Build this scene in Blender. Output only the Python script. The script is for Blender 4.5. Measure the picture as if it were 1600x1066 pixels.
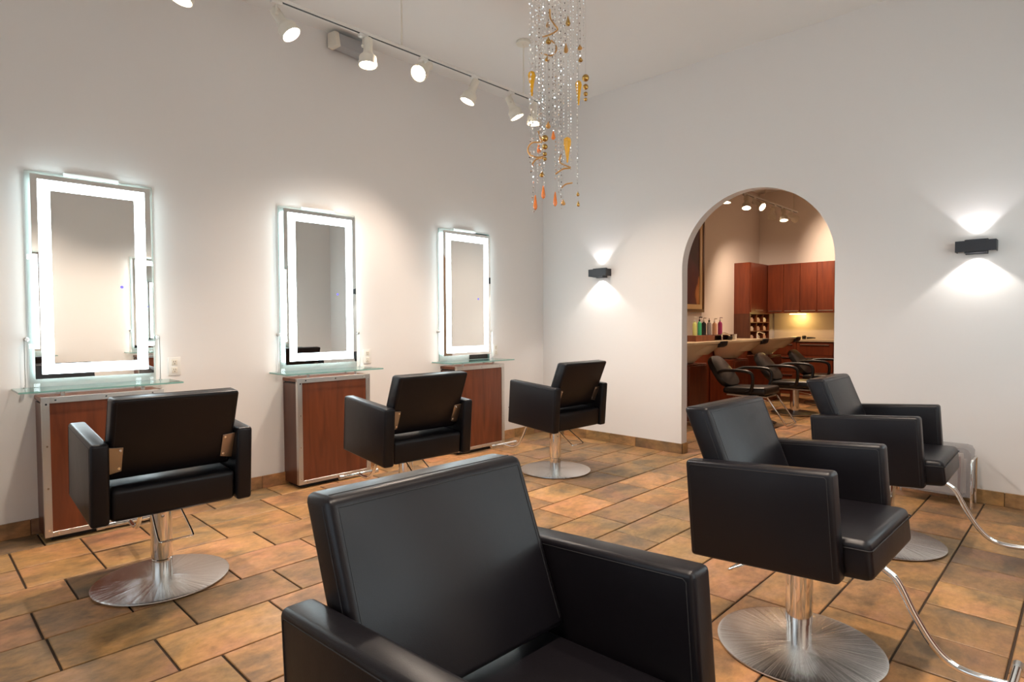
import bpy, bmesh, math, random
from math import sin, cos, pi, radians, sqrt
from mathutils import Vector, Matrix

random.seed(11)
for o in list(bpy.data.objects): bpy.data.objects.remove(o, do_unlink=True)
SC = bpy.context.scene
COL = SC.collection

# ------------------------------------------------------------------ camera
FPX = 937.0
YAW, PITCH, ROLL = radians(44.22), radians(-1.79), radians(-.27)
CAM = Vector((4.403, -5.026, 1.22))
FW = Vector((-sin(YAW)*cos(PITCH), cos(YAW)*cos(PITCH), sin(PITCH)))
_r = Vector((cos(YAW), sin(YAW), 0)); _u = _r.cross(FW)
RT = _r*cos(ROLL)+_u*sin(ROLL); UP = -_r*sin(ROLL)+_u*cos(ROLL)
cd = bpy.data.cameras.new('camera'); cam = bpy.data.objects.new('camera', cd); COL.objects.link(cam)
cd.sensor_fit = 'HORIZONTAL'; cd.sensor_width = 36; cd.lens = FPX/1600*36; cd.clip_start = .02
cam.matrix_world = Matrix(((RT.x, UP.x, -FW.x, CAM.x), (RT.y, UP.y, -FW.y, CAM.y), (RT.z, UP.z, -FW.z, CAM.z), (0, 0, 0, 1)))
SC.camera = cam

def ray(px, py): return FW + RT*((px-800)/FPX) - UP*((py-533)/FPX)
def on(ax, val, px, py):
    d = ray(px, py); return CAM + d*((val-CAM[ax])/d[ax])
def proj(p):
    d = Vector(p)-CAM; k = d.dot(FW)
    return (800+FPX*d.dot(RT)/k, 533-FPX*d.dot(UP)/k, k)

# ------------------------------------------------------------------ world, exposure, added fill lights
W = bpy.data.worlds.new('world'); SC.world = W; W.use_nodes = True
W.node_tree.nodes['Background'].inputs[0].default_value = (.62, .75, 1, 1)
W.node_tree.nodes['Background'].inputs[1].default_value = .6
SC.view_settings.view_transform = 'Standard'; SC.view_settings.look = 'None'
SC.view_settings.exposure = 0.17; SC.view_settings.gamma = 1; SC.view_settings.use_curve_mapping = False

def area_light(name, loc, direction, sx, sy, power, color):
    l = bpy.data.lights.new(name, 'AREA'); l.shape = 'RECTANGLE'; l.size = sx; l.size_y = sy; l.energy = power; l.color = color
    o = bpy.data.objects.new(name, l); COL.objects.link(o); o.location = loc
    o.rotation_euler = Vector(direction).to_track_quat('-Z', 'Y').to_euler(); return o
# added daylight fill for an assumed window behind the camera
area_light('unseen_fill', (2.5, -7.32, 1.75), (0, 1, .02), 3.5, 2.3, 26, (.90, .95, 1.0))
area_light('unseen_fill', (3.4, 6.9, 1.9), (0, -1, -.1), 1.3, 1.6, 40, (1.0, .84, .68))  # unseen warm area light beyond the rear wall, which has no window
SPOT_W, SPOT_C = 116, (1.0, .83, .69)
CEIL = 3.52; WX = 4.78; FY = -7.2; BY = 5.95; R2X = 4.6

# ------------------------------------------------------------------ materials
def M_(name):
    m = bpy.data.materials.new(name); m.use_nodes = True
    nt = m.node_tree; return m, nt, nt.nodes['Principled BSDF'], nt.nodes, nt.links
def plain(name, col, rough=.5, metal=0, spec=.5, bump=None, emit=None, es=0, coat=0):
    m, nt, b, N, L = M_(name)
    b.inputs['Base Color'].default_value = (*col, 1); b.inputs['Roughness'].default_value = rough
    b.inputs['Metallic'].default_value = metal; b.inputs['Specular IOR Level'].default_value = spec
    b.inputs['Coat Weight'].default_value = coat
    if emit:
        b.inputs['Emission Color'].default_value = (*emit, 1); b.inputs['Emission Strength'].default_value = es
    if bump:
        t = N.new('ShaderNodeTexCoord'); n = N.new('ShaderNodeTexNoise'); n.inputs['Scale'].default_value = bump[0]; n.inputs['Detail'].default_value = 4
        bp = N.new('ShaderNodeBump'); bp.inputs['Strength'].default_value = bump[1]; bp.inputs['Distance'].default_value = bump[2]
        L.new(t.outputs['Object'], n.inputs['Vector']); L.new(n.outputs['Fac'], bp.inputs['Height']); L.new(bp.outputs['Normal'], b.inputs['Normal'])
    return m
def wood(name, c1, c2, axis='Z', rough=.32):
    m, nt, b, N, L = M_(name)
    t = N.new('ShaderNodeTexCoord'); mp = N.new('ShaderNodeMapping')
    s = {'X': (.9, 9, 9), 'Y': (9, .9, 9), 'Z': (9, 9, .9)}[axis]
    mp.inputs['Scale'].default_value = s
    oi = N.new('ShaderNodeObjectInfo'); ad = N.new('ShaderNodeVectorMath'); ad.operation = 'ADD'
    mu = N.new('ShaderNodeMath'); mu.operation = 'MULTIPLY'; mu.inputs[1].default_value = 30
    L.new(oi.outputs['Random'], mu.inputs[0]); L.new(t.outputs['Object'], ad.inputs[0]); L.new(mu.outputs[0], ad.inputs[1])
    n = N.new('ShaderNodeTexNoise'); n.inputs['Scale'].default_value = 2.2; n.inputs['Detail'].default_value = 7; n.inputs['Distortion'].default_value = .6
    r = N.new('ShaderNodeValToRGB'); r.color_ramp.elements[0].color = (*c1, 1); r.color_ramp.elements[1].color = (*c2, 1)
    r.color_ramp.elements[0].position = .3; r.color_ramp.elements[1].position = .72
    L.new(ad.outputs[0], mp.inputs[0]); L.new(mp.outputs[0], n.inputs['Vector']); L.new(n.outputs['Fac'], r.inputs[0]); L.new(r.outputs[0], b.inputs['Base Color'])
    b.inputs['Roughness'].default_value = rough
    return m
def tile_mat(name, sc=(2.5, 1.55, 3)):
    m, nt, b, N, L = M_(name)
    g = N.new('ShaderNodeNewGeometry'); oi = N.new('ShaderNodeObjectInfo')
    mu = N.new('ShaderNodeMath'); mu.operation = 'MULTIPLY'; mu.inputs[1].default_value = 57
    ad = N.new('ShaderNodeVectorMath'); ad.operation = 'ADD'
    L.new(oi.outputs['Random'], mu.inputs[0]); L.new(g.outputs['Position'], ad.inputs[0]); L.new(mu.outputs[0], ad.inputs[1])
    mp = N.new('ShaderNodeMapping'); mp.inputs['Scale'].default_value = sc; L.new(ad.outputs[0], mp.inputs[0])
    n1 = N.new('ShaderNodeTexNoise'); n1.inputs['Scale'].default_value = 2.3; n1.inputs['Detail'].default_value = 8; n1.inputs['Roughness'].default_value = .62; n1.inputs['Distortion'].default_value = .4
    L.new(mp.outputs[0], n1.inputs['Vector'])
    r1 = N.new('ShaderNodeValToRGB'); e = r1.color_ramp.elements
    e[0].position = .22; e[0].color = (.115, .080, .058, 1); e[1].position = .80; e[1].color = (.54, .37, .25, 1)
    for p, c in ((.40, (.25, .165, .105)), (.52, (.395, .24, .132)), (.64, (.44, .265, .175))):
        x = e.new(p); x.color = (*c, 1)
    L.new(n1.outputs['Fac'], r1.inputs[0])
    # per-tile tone: ochre, terracotta, greenish slate
    r2 = N.new('ShaderNodeValToRGB'); r2.color_ramp.interpolation = 'LINEAR'; e = r2.color_ramp.elements
    e[0].position = 0; e[0].color = (.58, .58, .58, 1); e[1].position = 1; e[1].color = (1.20, 1.0, .90, 1)
    for p, c in ((.17, (.74, .73, .70)), (.34, (1.10, 1.0, .76)), (.5, (1.0, .86, .86)), (.66, (.82, .86, .78)), (.83, (1.15, 1.08, .86))):
        x = e.new(p); x.color = (*c, 1)
    m2 = N.new('ShaderNodeMath'); m2.operation = 'MULTIPLY'; m2.inputs[1].default_value = 7.31
    fr = N.new('ShaderNodeMath'); fr.operation = 'FRACT'; L.new(oi.outputs['Random'], m2.inputs[0]); L.new(m2.outputs[0], fr.inputs[0]); L.new(fr.outputs[0], r2.inputs[0])
    mx = N.new('ShaderNodeMix'); mx.data_type = 'RGBA'; mx.blend_type = 'MULTIPLY'; mx.inputs[0].default_value = 1
    L.new(r1.outputs[0], mx.inputs[6]); L.new(r2.outputs[0], mx.inputs[7])
    n2 = N.new('ShaderNodeTexNoise'); n2.inputs['Scale'].default_value = 13; n2.inputs['Detail'].default_value = 8; n2.inputs['Roughness'].default_value = .7; L.new(mp.outputs[0], n2.inputs['Vector'])
    r3 = N.new('ShaderNodeValToRGB'); r3.color_ramp.elements[0].color = (.66, .66, .66, 1); r3.color_ramp.elements[1].color = (1.14, 1.14, 1.14, 1)
    r3.color_ramp.elements[0].position = .3; r3.color_ramp.elements[1].position = .7
    L.new(n2.outputs['Fac'], r3.inputs[0])
    mx2 = N.new('ShaderNodeMix'); mx2.data_type = 'RGBA'; mx2.blend_type = 'MULTIPLY'; mx2.inputs[0].default_value = 1
    n3 = N.new('ShaderNodeTexNoise'); n3.inputs['Scale'].default_value = 3.4; n3.inputs['Detail'].default_value = 3; L.new(ad.outputs[0], n3.inputs['Vector'])
    r4 = N.new('ShaderNodeValToRGB'); e = r4.color_ramp.elements; e[0].position = .3; e[0].color = (.80, .86, .86, 1); e[1].position = .7; e[1].color = (1.08, .93, .90, 1)
    x = e.new(.5); x.color = (1.08, 1.02, .80, 1)
    mx3 = N.new('ShaderNodeMix'); mx3.data_type = 'RGBA'; mx3.blend_type = 'MULTIPLY'; mx3.inputs[0].default_value = 1
    L.new(n3.outputs['Fac'], r4.inputs[0]); L.new(mx.outputs[2], mx3.inputs[6]); L.new(r4.outputs[0], mx3.inputs[7]); L.new(mx3.outputs[2], mx2.inputs[6]); L.new(r3.outputs[0], mx2.inputs[7]); L.new(mx2.outputs[2], b.inputs['Base Color'])
    bp = N.new('ShaderNodeBump'); bp.inputs['Strength'].default_value = .25; bp.inputs['Distance'].default_value = .004
    L.new(n1.outputs['Fac'], bp.inputs['Height']); L.new(bp.outputs['Normal'], b.inputs['Normal'])
    b.inputs['Roughness'].default_value = .46; b.inputs['Specular IOR Level'].default_value = .4
    return m
def glass(name, tint=(.93, .98, .96), refl=1.0, rough=0.0):
    m = bpy.data.materials.new(name); m.use_nodes = True; nt = m.node_tree; N = nt.nodes; L = nt.links; N.clear()
    out = N.new('ShaderNodeOutputMaterial'); tr = N.new('ShaderNodeBsdfTransparent'); gl = N.new('ShaderNodeBsdfGlossy'); fr = N.new('ShaderNodeFresnel'); mx = N.new('ShaderNodeMixShader')
    tr.inputs[0].default_value = (*tint, 1); gl.inputs['Roughness'].default_value = rough; gl.inputs[0].default_value = (refl, refl, refl, 1); fr.inputs[0].default_value = 1.5
    L.new(fr.outputs[0], mx.inputs[0]); L.new(tr.outputs[0], mx.inputs[1]); L.new(gl.outputs[0], mx.inputs[2]); L.new(mx.outputs[0], out.inputs[0])
    return m
def milky(name):
    m = bpy.data.materials.new(name); m.use_nodes = True; nt = m.node_tree; N = nt.nodes; L = nt.links; N.clear()
    out = N.new('ShaderNodeOutputMaterial'); tr = N.new('ShaderNodeBsdfTransparent'); df = N.new('ShaderNodeBsdfDiffuse'); tl_ = N.new('ShaderNodeBsdfTranslucent'); m1 = N.new('ShaderNodeMixShader'); m2 = N.new('ShaderNodeMixShader')
    tr.inputs[0].default_value = (.88, .87, .87, 1); df.inputs[0].default_value = (.55, .54, .55, 1); tl_.inputs[0].default_value = (.5, .5, .5, 1)
    m1.inputs[0].default_value = .4; m2.inputs[0].default_value = .30
    L.new(df.outputs[0], m1.inputs[1]); L.new(tl_.outputs[0], m1.inputs[2]); L.new(tr.outputs[0], m2.inputs[1]); L.new(m1.outputs[0], m2.inputs[2]); L.new(m2.outputs[0], out.inputs[0])
    return m
def crystal(name, col, rough=.02):
    m, nt, b, N, L = M_(name)
    b.inputs['Base Color'].default_value = (*col, 1); b.inputs['Transmission Weight'].default_value = .22; b.inputs['Roughness'].default_value = rough; b.inputs['IOR'].default_value = 1.5
    return m
def emitter(name, col, s):
    m = bpy.data.materials.new(name); m.use_nodes = True; nt = m.node_tree; nt.nodes.clear()
    e = nt.nodes.new('ShaderNodeEmission'); o = nt.nodes.new('ShaderNodeOutputMaterial'); e.inputs[0].default_value = (*col, 1); e.inputs[1].default_value = s
    nt.links.new(e.outputs[0], o.inputs[0]); return m
def brushed(name, col, rough, an):
    m, nt, b, N, L = M_(name)
    b.inputs['Base Color'].default_value = (*col, 1); b.inputs['Metallic'].default_value = 1; b.inputs['Roughness'].default_value = rough; b.inputs['Anisotropic'].default_value = an
    t = N.new('ShaderNodeTangent'); t.direction_type = 'RADIAL'; t.axis = 'Z'; L.new(t.outputs[0], b.inputs['Tangent']); b.inputs['Anisotropic Rotation'].default_value = .25
    tc = N.new('ShaderNodeTexCoord'); sp_ = N.new('ShaderNodeSeparateXYZ'); at = N.new('ShaderNodeMath'); at.operation = 'ARCTAN2'
    L.new(tc.outputs['Object'], sp_.inputs[0]); L.new(sp_.outputs[1], at.inputs[0]); L.new(sp_.outputs[0], at.inputs[1])
    nz_ = N.new('ShaderNodeTexNoise'); nz_.noise_dimensions = '1D'; nz_.inputs['Scale'].default_value = 7; nz_.inputs['Detail'].default_value = 6; nz_.inputs['Roughness'].default_value = .7
    L.new(at.outputs[0], nz_.inputs['W']); bp = N.new('ShaderNodeBump'); bp.inputs['Strength'].default_value = .35; bp.inputs['Distance'].default_value = .006
    L.new(nz_.outputs['Fac'], bp.inputs['Height']); L.new(bp.outputs['Normal'], b.inputs['Normal'])
    return m
def leather(name):
    m, nt, b, N, L = M_(name)
    t = N.new('ShaderNodeTexCoord'); n = N.new('ShaderNodeTexVoronoi'); n.inputs['Scale'].default_value = 420
    n2 = N.new('ShaderNodeTexNoise'); n2.inputs['Scale'].default_value = 9; n2.inputs['Detail'].default_value = 3
    L.new(t.outputs['Object'], n.inputs['Vector']); L.new(t.outputs['Object'], n2.inputs['Vector'])
    bp = N.new('ShaderNodeBump'); bp.inputs['Strength'].default_value = .12; bp.inputs['Distance'].default_value = .0006
    bp2 = N.new('ShaderNodeBump'); bp2.inputs['Strength'].default_value = .12; bp2.inputs['Distance'].default_value = .01
    L.new(n.outputs['Distance'], bp.inputs['Height']); L.new(n2.outputs['Fac'], bp2.inputs['Height']); L.new(bp2.outputs['Normal'], bp.inputs['Normal']); L.new(bp.outputs['Normal'], b.inputs['Normal'])
    b.inputs['Base Color'].default_value = (.0055, .0045, .006, 1); b.inputs['Roughness'].default_value = .35; b.inputs['Specular IOR Level'].default_value = .30
    return m

MT = dict(
    wall=plain('wall_paint', (.77, .735, .705), .75, spec=.25, bump=(60, .05, .002)),
    wall2=plain('wall_paint_warm', (.77, .69, .63), .8, spec=.2, bump=(60, .05, .002)),
    ceil=plain('ceiling_paint', (.76, .74, .71), .85, spec=.2),
    grout=plain('grout', (.062, .042, .03), .9, spec=.2, bump=(90, .4, .003)),
    tile=tile_mat('slate_tile'), skirt=tile_mat('slate_skirting', (1.1, 1.1, 2)),
    leather=leather('black_leather'), seam=plain('black_thread', (.006, .005, .006), .6),
    chrome=plain('chrome', (.80, .79, .77), .07, 1), satin=plain('satin_metal', (.62, .60, .57), .28, 1),
    bracket=plain('bracket_steel', (.40, .37, .35), .3, 1),
    disc=brushed('spun_steel', (.66, .64, .62), .17, .8),
    alu=plain('aluminium_trim', (.62, .60, .57), .38, 1, bump=(200, .05, .001)),
    cherry=wood('cherry_wood', (.10, .024, .008), (.195, .050, .016)),
    cherry_d=wood('cherry_wood_dark', (.07, .020, .010), (.12, .035, .015)),
    cherry2=wood('red_cherry_cabinet', (.125, .025, .010), (.21, .045, .015)),
    dark=plain('dark_plinth', (.015, .012, .010), .6),
    glass=glass('clear_glass', (.965, .99, .982)), glass_edge=plain('glass_edge', (.22, .42, .37), .12, spec=.6),
    mirror=plain('mirror_silver', (.86, .87, .85), .0, 1),
    led=emitter('led_band', (.80, .945, 1.0), 12), led_side=emitter('led_edge', (.74, .94, 1.0), 8.5),
    blue_dot=emitter('blue_touch_dot', (.25, .22, 1.0), 1.2),
    white=plain('white_plastic', (.74, .71, .66), .4), cream=plain('cream_metal', (.72, .66, .56), .4), slot=plain('black_slot', (.015, .017, .016), .5),
    bulb=emitter('spot_bulb', (1.0, .86, .62), 30), bulbw=emitter('cool_spot_bulb', (1.0, .93, .95), 30),
    sconce=plain('black_sconce', (.022, .023, .028), .45), sconce_led=emitter('sconce_led', (1.0, .96, .93), 14),
    grille=plain('grey_grille', (.36, .35, .35), .7, bump=(500, .5, .002)),
    acrylic=milky('grey_acrylic'), paper=plain('paper', (.66, .58, .52), .7), paper2=plain('printed_paper', (.38, .20, .17), .7),
    porcelain=plain('cream_porcelain', (.86, .71, .48), .18, coat=.3), black=plain('black_plastic', (.012, .012, .013), .35),
    vinyl=plain('black_vinyl', (.012, .011, .012), .33),
    amber=crystal('amber_glass', (1.0, .52, .03)), orange=crystal('orange_glass', (1.0, .30, .07)), clear=crystal('clear_crystal', (1, 1, 1)),
    gold=plain('gold_bead', (.55, .34, .10), .22, 1), ribbon=plain('gold_ribbon', (.62, .33, .10), .4, .4), wire=plain('steel_wire', (.6, .58, .55), .3, 1),
    bead=plain('crystal_bead', (.97, .97, .97), .04, .85), smoke=plain('smoky_bead', (.22, .19, .17), .1, spec=.9),
    puck=emitter('puck_light', (1.0, .72, .25), 14), splash=plain('backsplash', (.62, .52, .42), .35, bump=(9, .2, .003)), counter=plain('counter_top', (.60, .46, .30), .3),
    outlet_hole=plain('outlet_slot', (.05, .045, .04), .6),
)

# ------------------------------------------------------------------ mesh helpers
class MB:
    def __init__(s): s.v = []; s.f = []; s.m = []
    def add(s, vs, fs, mi=0, T=None):
        k = len(s.v); s.v += [tuple(T @ Vector(v)) if T is not None else tuple(v) for v in vs]
        for i, f in enumerate(fs): s.f.append([k+j for j in f]); s.m.append(mi if isinstance(mi, int) else mi[i])
        return s
    def bm(s, b, mi=0, T=None):
        b.verts.index_update(); vs = [tuple(v.co) for v in b.verts]; fs = [[v.index for v in f.verts] for f in b.faces]; b.free()
        return s.add(vs, fs, mi, T)
    def hexa(s, P, r=0, seg=3, mi=0, T=None):
        b = bmesh.new(); v = [b.verts.new(p) for p in P]
        for f in ((0, 3, 2, 1), (4, 5, 6, 7), (0, 1, 5, 4), (1, 2, 6, 5), (2, 3, 7, 6), (3, 0, 4, 7)): b.faces.new([v[i] for i in f])
        if r: bmesh.ops.bevel(b, geom=list(b.edges), offset=r, segments=seg, profile=.5, affect='EDGES')
        return s.bm(b, mi, T)
    def box(s, x0, x1, y0, y1, z0, z1, r=0, seg=2, mi=0, T=None):
        return s.hexa([(x0, y0, z0), (x1, y0, z0), (x1, y1, z0), (x0, y1, z0), (x0, y0, z1), (x1, y0, z1), (x1, y1, z1), (x0, y1, z1)], r, seg, mi, T)
    def lathe(s, prof, n=24, mi=0, T=None):
        vs = []; fs = []
        for (r, z) in prof:
            for i in range(n): a = 2*pi*i/n; vs.append((r*cos(a), r*sin(a), z))
        for k in range(len(prof)-1):
            for i in range(n): j = (i+1) % n; fs.append([k*n+i, k*n+j, (k+1)*n+j, (k+1)*n+i])
        if prof[0][0] > 1e-6: fs.append(list(range(n))[::-1])
        if prof[-1][0] > 1e-6: fs.append([(len(prof)-1)*n+i for i in range(n)])
        return s.add(vs, fs, mi, T)
    def cyl(s, a, b, r, n=16, mi=0, T=None): return s.tube([a, b], r, n, mi=mi, T=T)
    def tube(s, path, r, n=12, closed=False, mi=0, T=None):
        P = [Vector(p) for p in path]; m = len(P); vs = []; fs = []; prev = None
        for i in range(m):
            t = (P[(i+1) % m]-P[i-1]) if closed else (P[min(i+1, m-1)]-P[max(i-1, 0)])
            t.normalize()
            if prev is None:
                h = Vector((0, 0, 1)) if abs(t.z) < .9 else Vector((1, 0, 0)); x = t.cross(h).normalized()
            else:
                x = (prev - t*prev.dot(t)).normalized()
            prev = x; y = t.cross(x); rr = r[i] if isinstance(r, (list, tuple)) else r
            for k in range(n): a = 2*pi*k/n; vs.append(tuple(P[i]+x*(rr*cos(a))+y*(rr*sin(a))))
        for i in range(m if closed else m-1):
            j = (i+1) % m
            for k in range(n): l = (k+1) % n; fs.append([i*n+k, i*n+l, j*n+l, j*n+k])
        if not closed: fs.append(list(range(n))[::-1]); fs.append([(m-1)*n+k for k in range(n)])
        return s.add(vs, fs, mi, T)
    def octa(s, c, rx, rz=None, mi=0):
        rz = rz or rx; x, y, z = c; a = random.uniform(0, pi/2); p, q = rx*cos(a), rx*sin(a)
        return s.add([(x+p, y+q, z), (x-q, y+p, z), (x-p, y-q, z), (x+q, y-p, z), (x, y, z+rz), (x, y, z-rz)],
                     [(0, 1, 4), (1, 2, 4), (2, 3, 4), (3, 0, 4), (1, 0, 5), (2, 1, 5), (3, 2, 5), (0, 3, 5)], mi)
    def mesh(s, name, mats, smooth=35):
        me = bpy.data.meshes.new(name); me.from_pydata(s.v, [], s.f)
        for m in (mats if isinstance(mats, (list, tuple)) else [mats]): me.materials.append(m)
        me.polygons.foreach_set('material_index', s.m)
        b = bmesh.new(); b.from_mesh(me); bmesh.ops.recalc_face_normals(b, faces=b.faces); b.to_mesh(me); b.free()
        if smooth:
            me.shade_smooth(); me.set_sharp_from_angle(angle=radians(smooth))
        me.update(); return me
    def build(s, name, mats, parent=None, smooth=35, loc=None):
        return link(name, s.mesh(name, mats, smooth), parent, loc)
def link(name, me, parent=None, loc=None):
    o = bpy.data.objects.new(name, me); COL.objects.link(o)
    if parent: o.parent = parent
    if loc: o.location = loc
    return o
def thing(name, label, cat, loc=(0, 0, 0), rz=0, group=None):
    o = bpy.data.objects.new(name, None); COL.objects.link(o); o.location = loc; o.rotation_euler = (0, 0, rz); o.empty_display_size = .05
    return tag(o, label, cat, group)
def tag(o, label, cat, group=None):
    o['label'] = label; o['category'] = cat
    if group: o['group'] = group
    return o
def dup(root, label=None, loc=None, rz=None, group=None):
    r = root.copy(); COL.objects.link(r)
    if label: r['label'] = label
    if group: r['group'] = group
    if loc is not None: r.location = loc
    if rz is not None: r.rotation_euler = (0, 0, rz)
    for ch in list(root.children):
        c = ch.copy(); COL.objects.link(c); c.parent = r
        for g in list(ch.children):
            d = g.copy(); COL.objects.link(d); d.parent = c
    return r
def struct(o): o['kind'] = 'structure'; return o
def bez(pts, n=8):
    P = [Vector(p) for p in pts]; out = []
    for i in range(len(P)-1):
        a, b, c, d = P[max(i-1, 0)], P[i], P[i+1], P[min(i+2, len(P)-1)]
        for k in range(n):
            t = k/n; out.append(.5*((2*b)+(c-a)*t+(2*a-5*b+4*c-d)*t*t+(3*b-a-3*c+d)*t**3))
    out.append(P[-1]); return out

# ------------------------------------------------------------------ room shell
WT = .10
AX0, AX1, AR, AZ = 1.685, 2.965, .64, 1.692
def slab(name, x0, x1, y0, y1, z0, z1, mat): return struct(MB().box(x0, x1, y0, y1, z0, z1).build(name, mat, smooth=0))
floor = slab('floor', -.1, WX+.1, FY-.1, BY+.1, -.12, -.007, MT['grout'])
slab('ceiling', -.1, WX+.1, FY-.1, BY+.1, CEIL, CEIL+.1, MT['ceil'])
slab('wall_left', -.1, 0, FY, 0, -.007, CEIL, MT['wall'])
slab('wall_right', WX, WX+.1, FY, 0, -.007, CEIL, MT['wall'])
slab('wall_left_rear', -.1, 0, WT, BY, -.007, CEIL, MT['wall2'])
slab('wall_rear', -.1, WX+.1, BY, BY+.1, -.007, CEIL, MT['wall2'])
slab('wall_right_rear', R2X, WX+.1, WT, BY, -.007, CEIL, MT['wall2'])
def arch_wall():
    mb = MB(); n = 48
    arc = [(AX1, -.007)] + [((AX0+AX1)/2+AR*cos(pi*i/n), AZ+AR*sin(pi*i/n)*(2.332-AZ)/AR) for i in range(n+1)] + [(AX0, -.007)]
    for (y, mi) in ((0, 0), (WT, 1)):
        mb.add([(-.1, y, -.007), (AX0, y, -.007), (AX0, y, CEIL), (-.1, y, CEIL)], [(0, 1, 2, 3)], mi)
        mb.add([(AX1, y, -.007), (WX+.1, y, -.007), (WX+.1, y, CEIL), (AX1, y, CEIL)], [(0, 1, 2, 3)], mi)
        for a, b in zip(arc[1:-1], arc[2:-1]):
            mb.add([(a[0], y, a[1]), (b[0], y, b[1]), (b[0], y, CEIL), (a[0], y, CEIL)], [(0, 1, 2, 3)], mi)
    for a, b in zip(arc, arc[1:]):
        mb.add([(a[0], 0, a[1]), (a[0], WT, a[1]), (b[0], WT, b[1]), (b[0], 0, b[1])], [(0, 1, 2, 3)], 0)
    me = bpy.data.meshes.new('wall_back'); me.from_pydata(mb.v, [], mb.f)
    me.materials.append(MT['wall']); me.materials.append(MT['wall2']); me.polygons.foreach_set('material_index', mb.m)
    b = bmesh.new(); b.from_mesh(me); bmesh.ops.remove_doubles(b, verts=b.verts, dist=1e-5); bmesh.ops.recalc_face_normals(b, faces=b.faces); b.to_mesh(me); b.free()
    return struct(link('wall_back', me))
arch_wall()
# shop front behind the camera: wall with an unseen window added for daylight
wf = MB()
for a in ((-.1, .7, -.007, CEIL), (4.3, WX+.1, -.007, CEIL), (.7, 4.3, -.007, .55), (.7, 4.3, 2.95, CEIL)):
    wf.box(a[0], a[1], FY-.1, FY, a[2], a[3])
struct(wf.build('wall_front', MT['wall'], smooth=0))
w1 = MB()
for a in ((.7, .76, .55, 2.95), (4.24, 4.3, .55, 2.95), (.76, 4.24, .55, .61), (.76, 4.24, 2.89, 2.95), (2.47, 2.53, .61, 2.89)): w1.box(a[0], a[1], FY-.08, FY-.02, a[2], a[3])
win = struct(w1.build('added_window', MT['alu'], smooth=0))  # frame of the added, unseen window
for x0, x1 in ((.76, 2.47), (2.53, 4.24)): MB().box(x0, x1, FY-.055, FY-.047, .61, 2.89).build('pane', MT['glass'], win, 0)

# ---- floor tiles: running bond, 30 x 45 cm
G = .0045
XE = [-.045, .27, .575, .88, 1.188, 1.50, 1.81, 2.115, 2.405, 2.705, 3.005, 3.305, 3.60, 3.895, 4.205, 4.51, 4.81]
PH = [-4.48, -4.635, -4.635, -4.49, -4.352, -4.20, -4.357, -4.217, -4.357, -4.18, -4.30, -4.20, -4.06, -4.085, -4.16, -4.3]
def tile_mesh(lx, ly, key, cache={}):
    k = (round(lx, 3), round(ly, 3), key)
    if k not in cache:
        x, y, c, z0 = lx/2, ly/2, .0028, -.0068
        z1, z2 = -.0022, 0
        vs = [(-x, -y, z0), (x, -y, z0), (x, y, z0), (-x, y, z0), (-x, -y, z1), (x, -y, z1), (x, y, z1), (-x, y, z1), (c-x, c-y, z2), (x-c, c-y, z2), (x-c, y-c, z2), (c-x, y-c, z2)]
        fs = [(0, 1, 5, 4), (1, 2, 6, 5), (2, 3, 7, 6), (3, 0, 4, 7), (4, 5, 9, 8), (5, 6, 10, 9), (6, 7, 11, 10), (7, 4, 8, 11), (8, 9, 10, 11), (3, 2, 1, 0)]
        cache[k] = MB().add(vs, fs).mesh('tile', MT['tile'], 0)
    return cache[k]
cells = []
for i in range(len(XE)-1):
    x0, x1 = max(XE[i], 0), min(XE[i+1], WX)
    js = []
    p = .305 if i == 13 else .4475
    k0 = int((FY-PH[i])/p)-2
    js = [PH[i]+p*k for k in range(k0, k0+int((BY-FY)/p)+5)]
    if i in (1, 2): js = sorted([j for j in js if abs(j+4.1875) > .1 and abs(j+3.74) > .1] + [-4.322, -3.735, -4.03])
    if i == 4: js.append(-4.656); js.sort()
    js = [FY]+[j for j in js if FY+.03 < j < BY-.03]+[BY]
    for a, b in zip(js, js[1:]): cells.append((x0, x1, a, b))
vis, rest = [], []
for c in cells:
    m = ((c[0]+c[1])/2, (c[2]+c[3])/2, 0); q = proj(m); ok = False
    if q[2] > .6 and -120 < q[0] < 1720 and q[1] < 1240:
        if m[1] < .1: ok = True
        else:   # through the arch only
            t = (0-CAM.y)/(m[1]-CAM.y); xx = CAM.x+(m[0]-CAM.x)*t; ok = AX0-.1 < xx < AX1+.1
    (vis if ok else rest).append((q[2], c))
vis.sort(); print('tiles in view', len(vis), 'rest', len(rest))
rest += vis[298:]; vis = vis[:298]
for d, c in vis:
    o = link('tile', tile_mesh(c[1]-c[0]-2*G, c[3]-c[2]-2*G, 0), floor, ((c[0]+c[1])/2, (c[2]+c[3])/2, random.uniform(-.0007, .0005)))
    o.rotation_euler = (random.uniform(-.0016, .0016), random.uniform(-.0016, .0016), 0)
rb = MB()
for d, c in rest: rb.box(c[0]+G, c[1]-G, c[2]+G, c[3]-G, -.0068, 0)
ro = rb.build('tile_field', MT['tile'], floor, 0); ro['kind'] = 'stuff'

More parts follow.
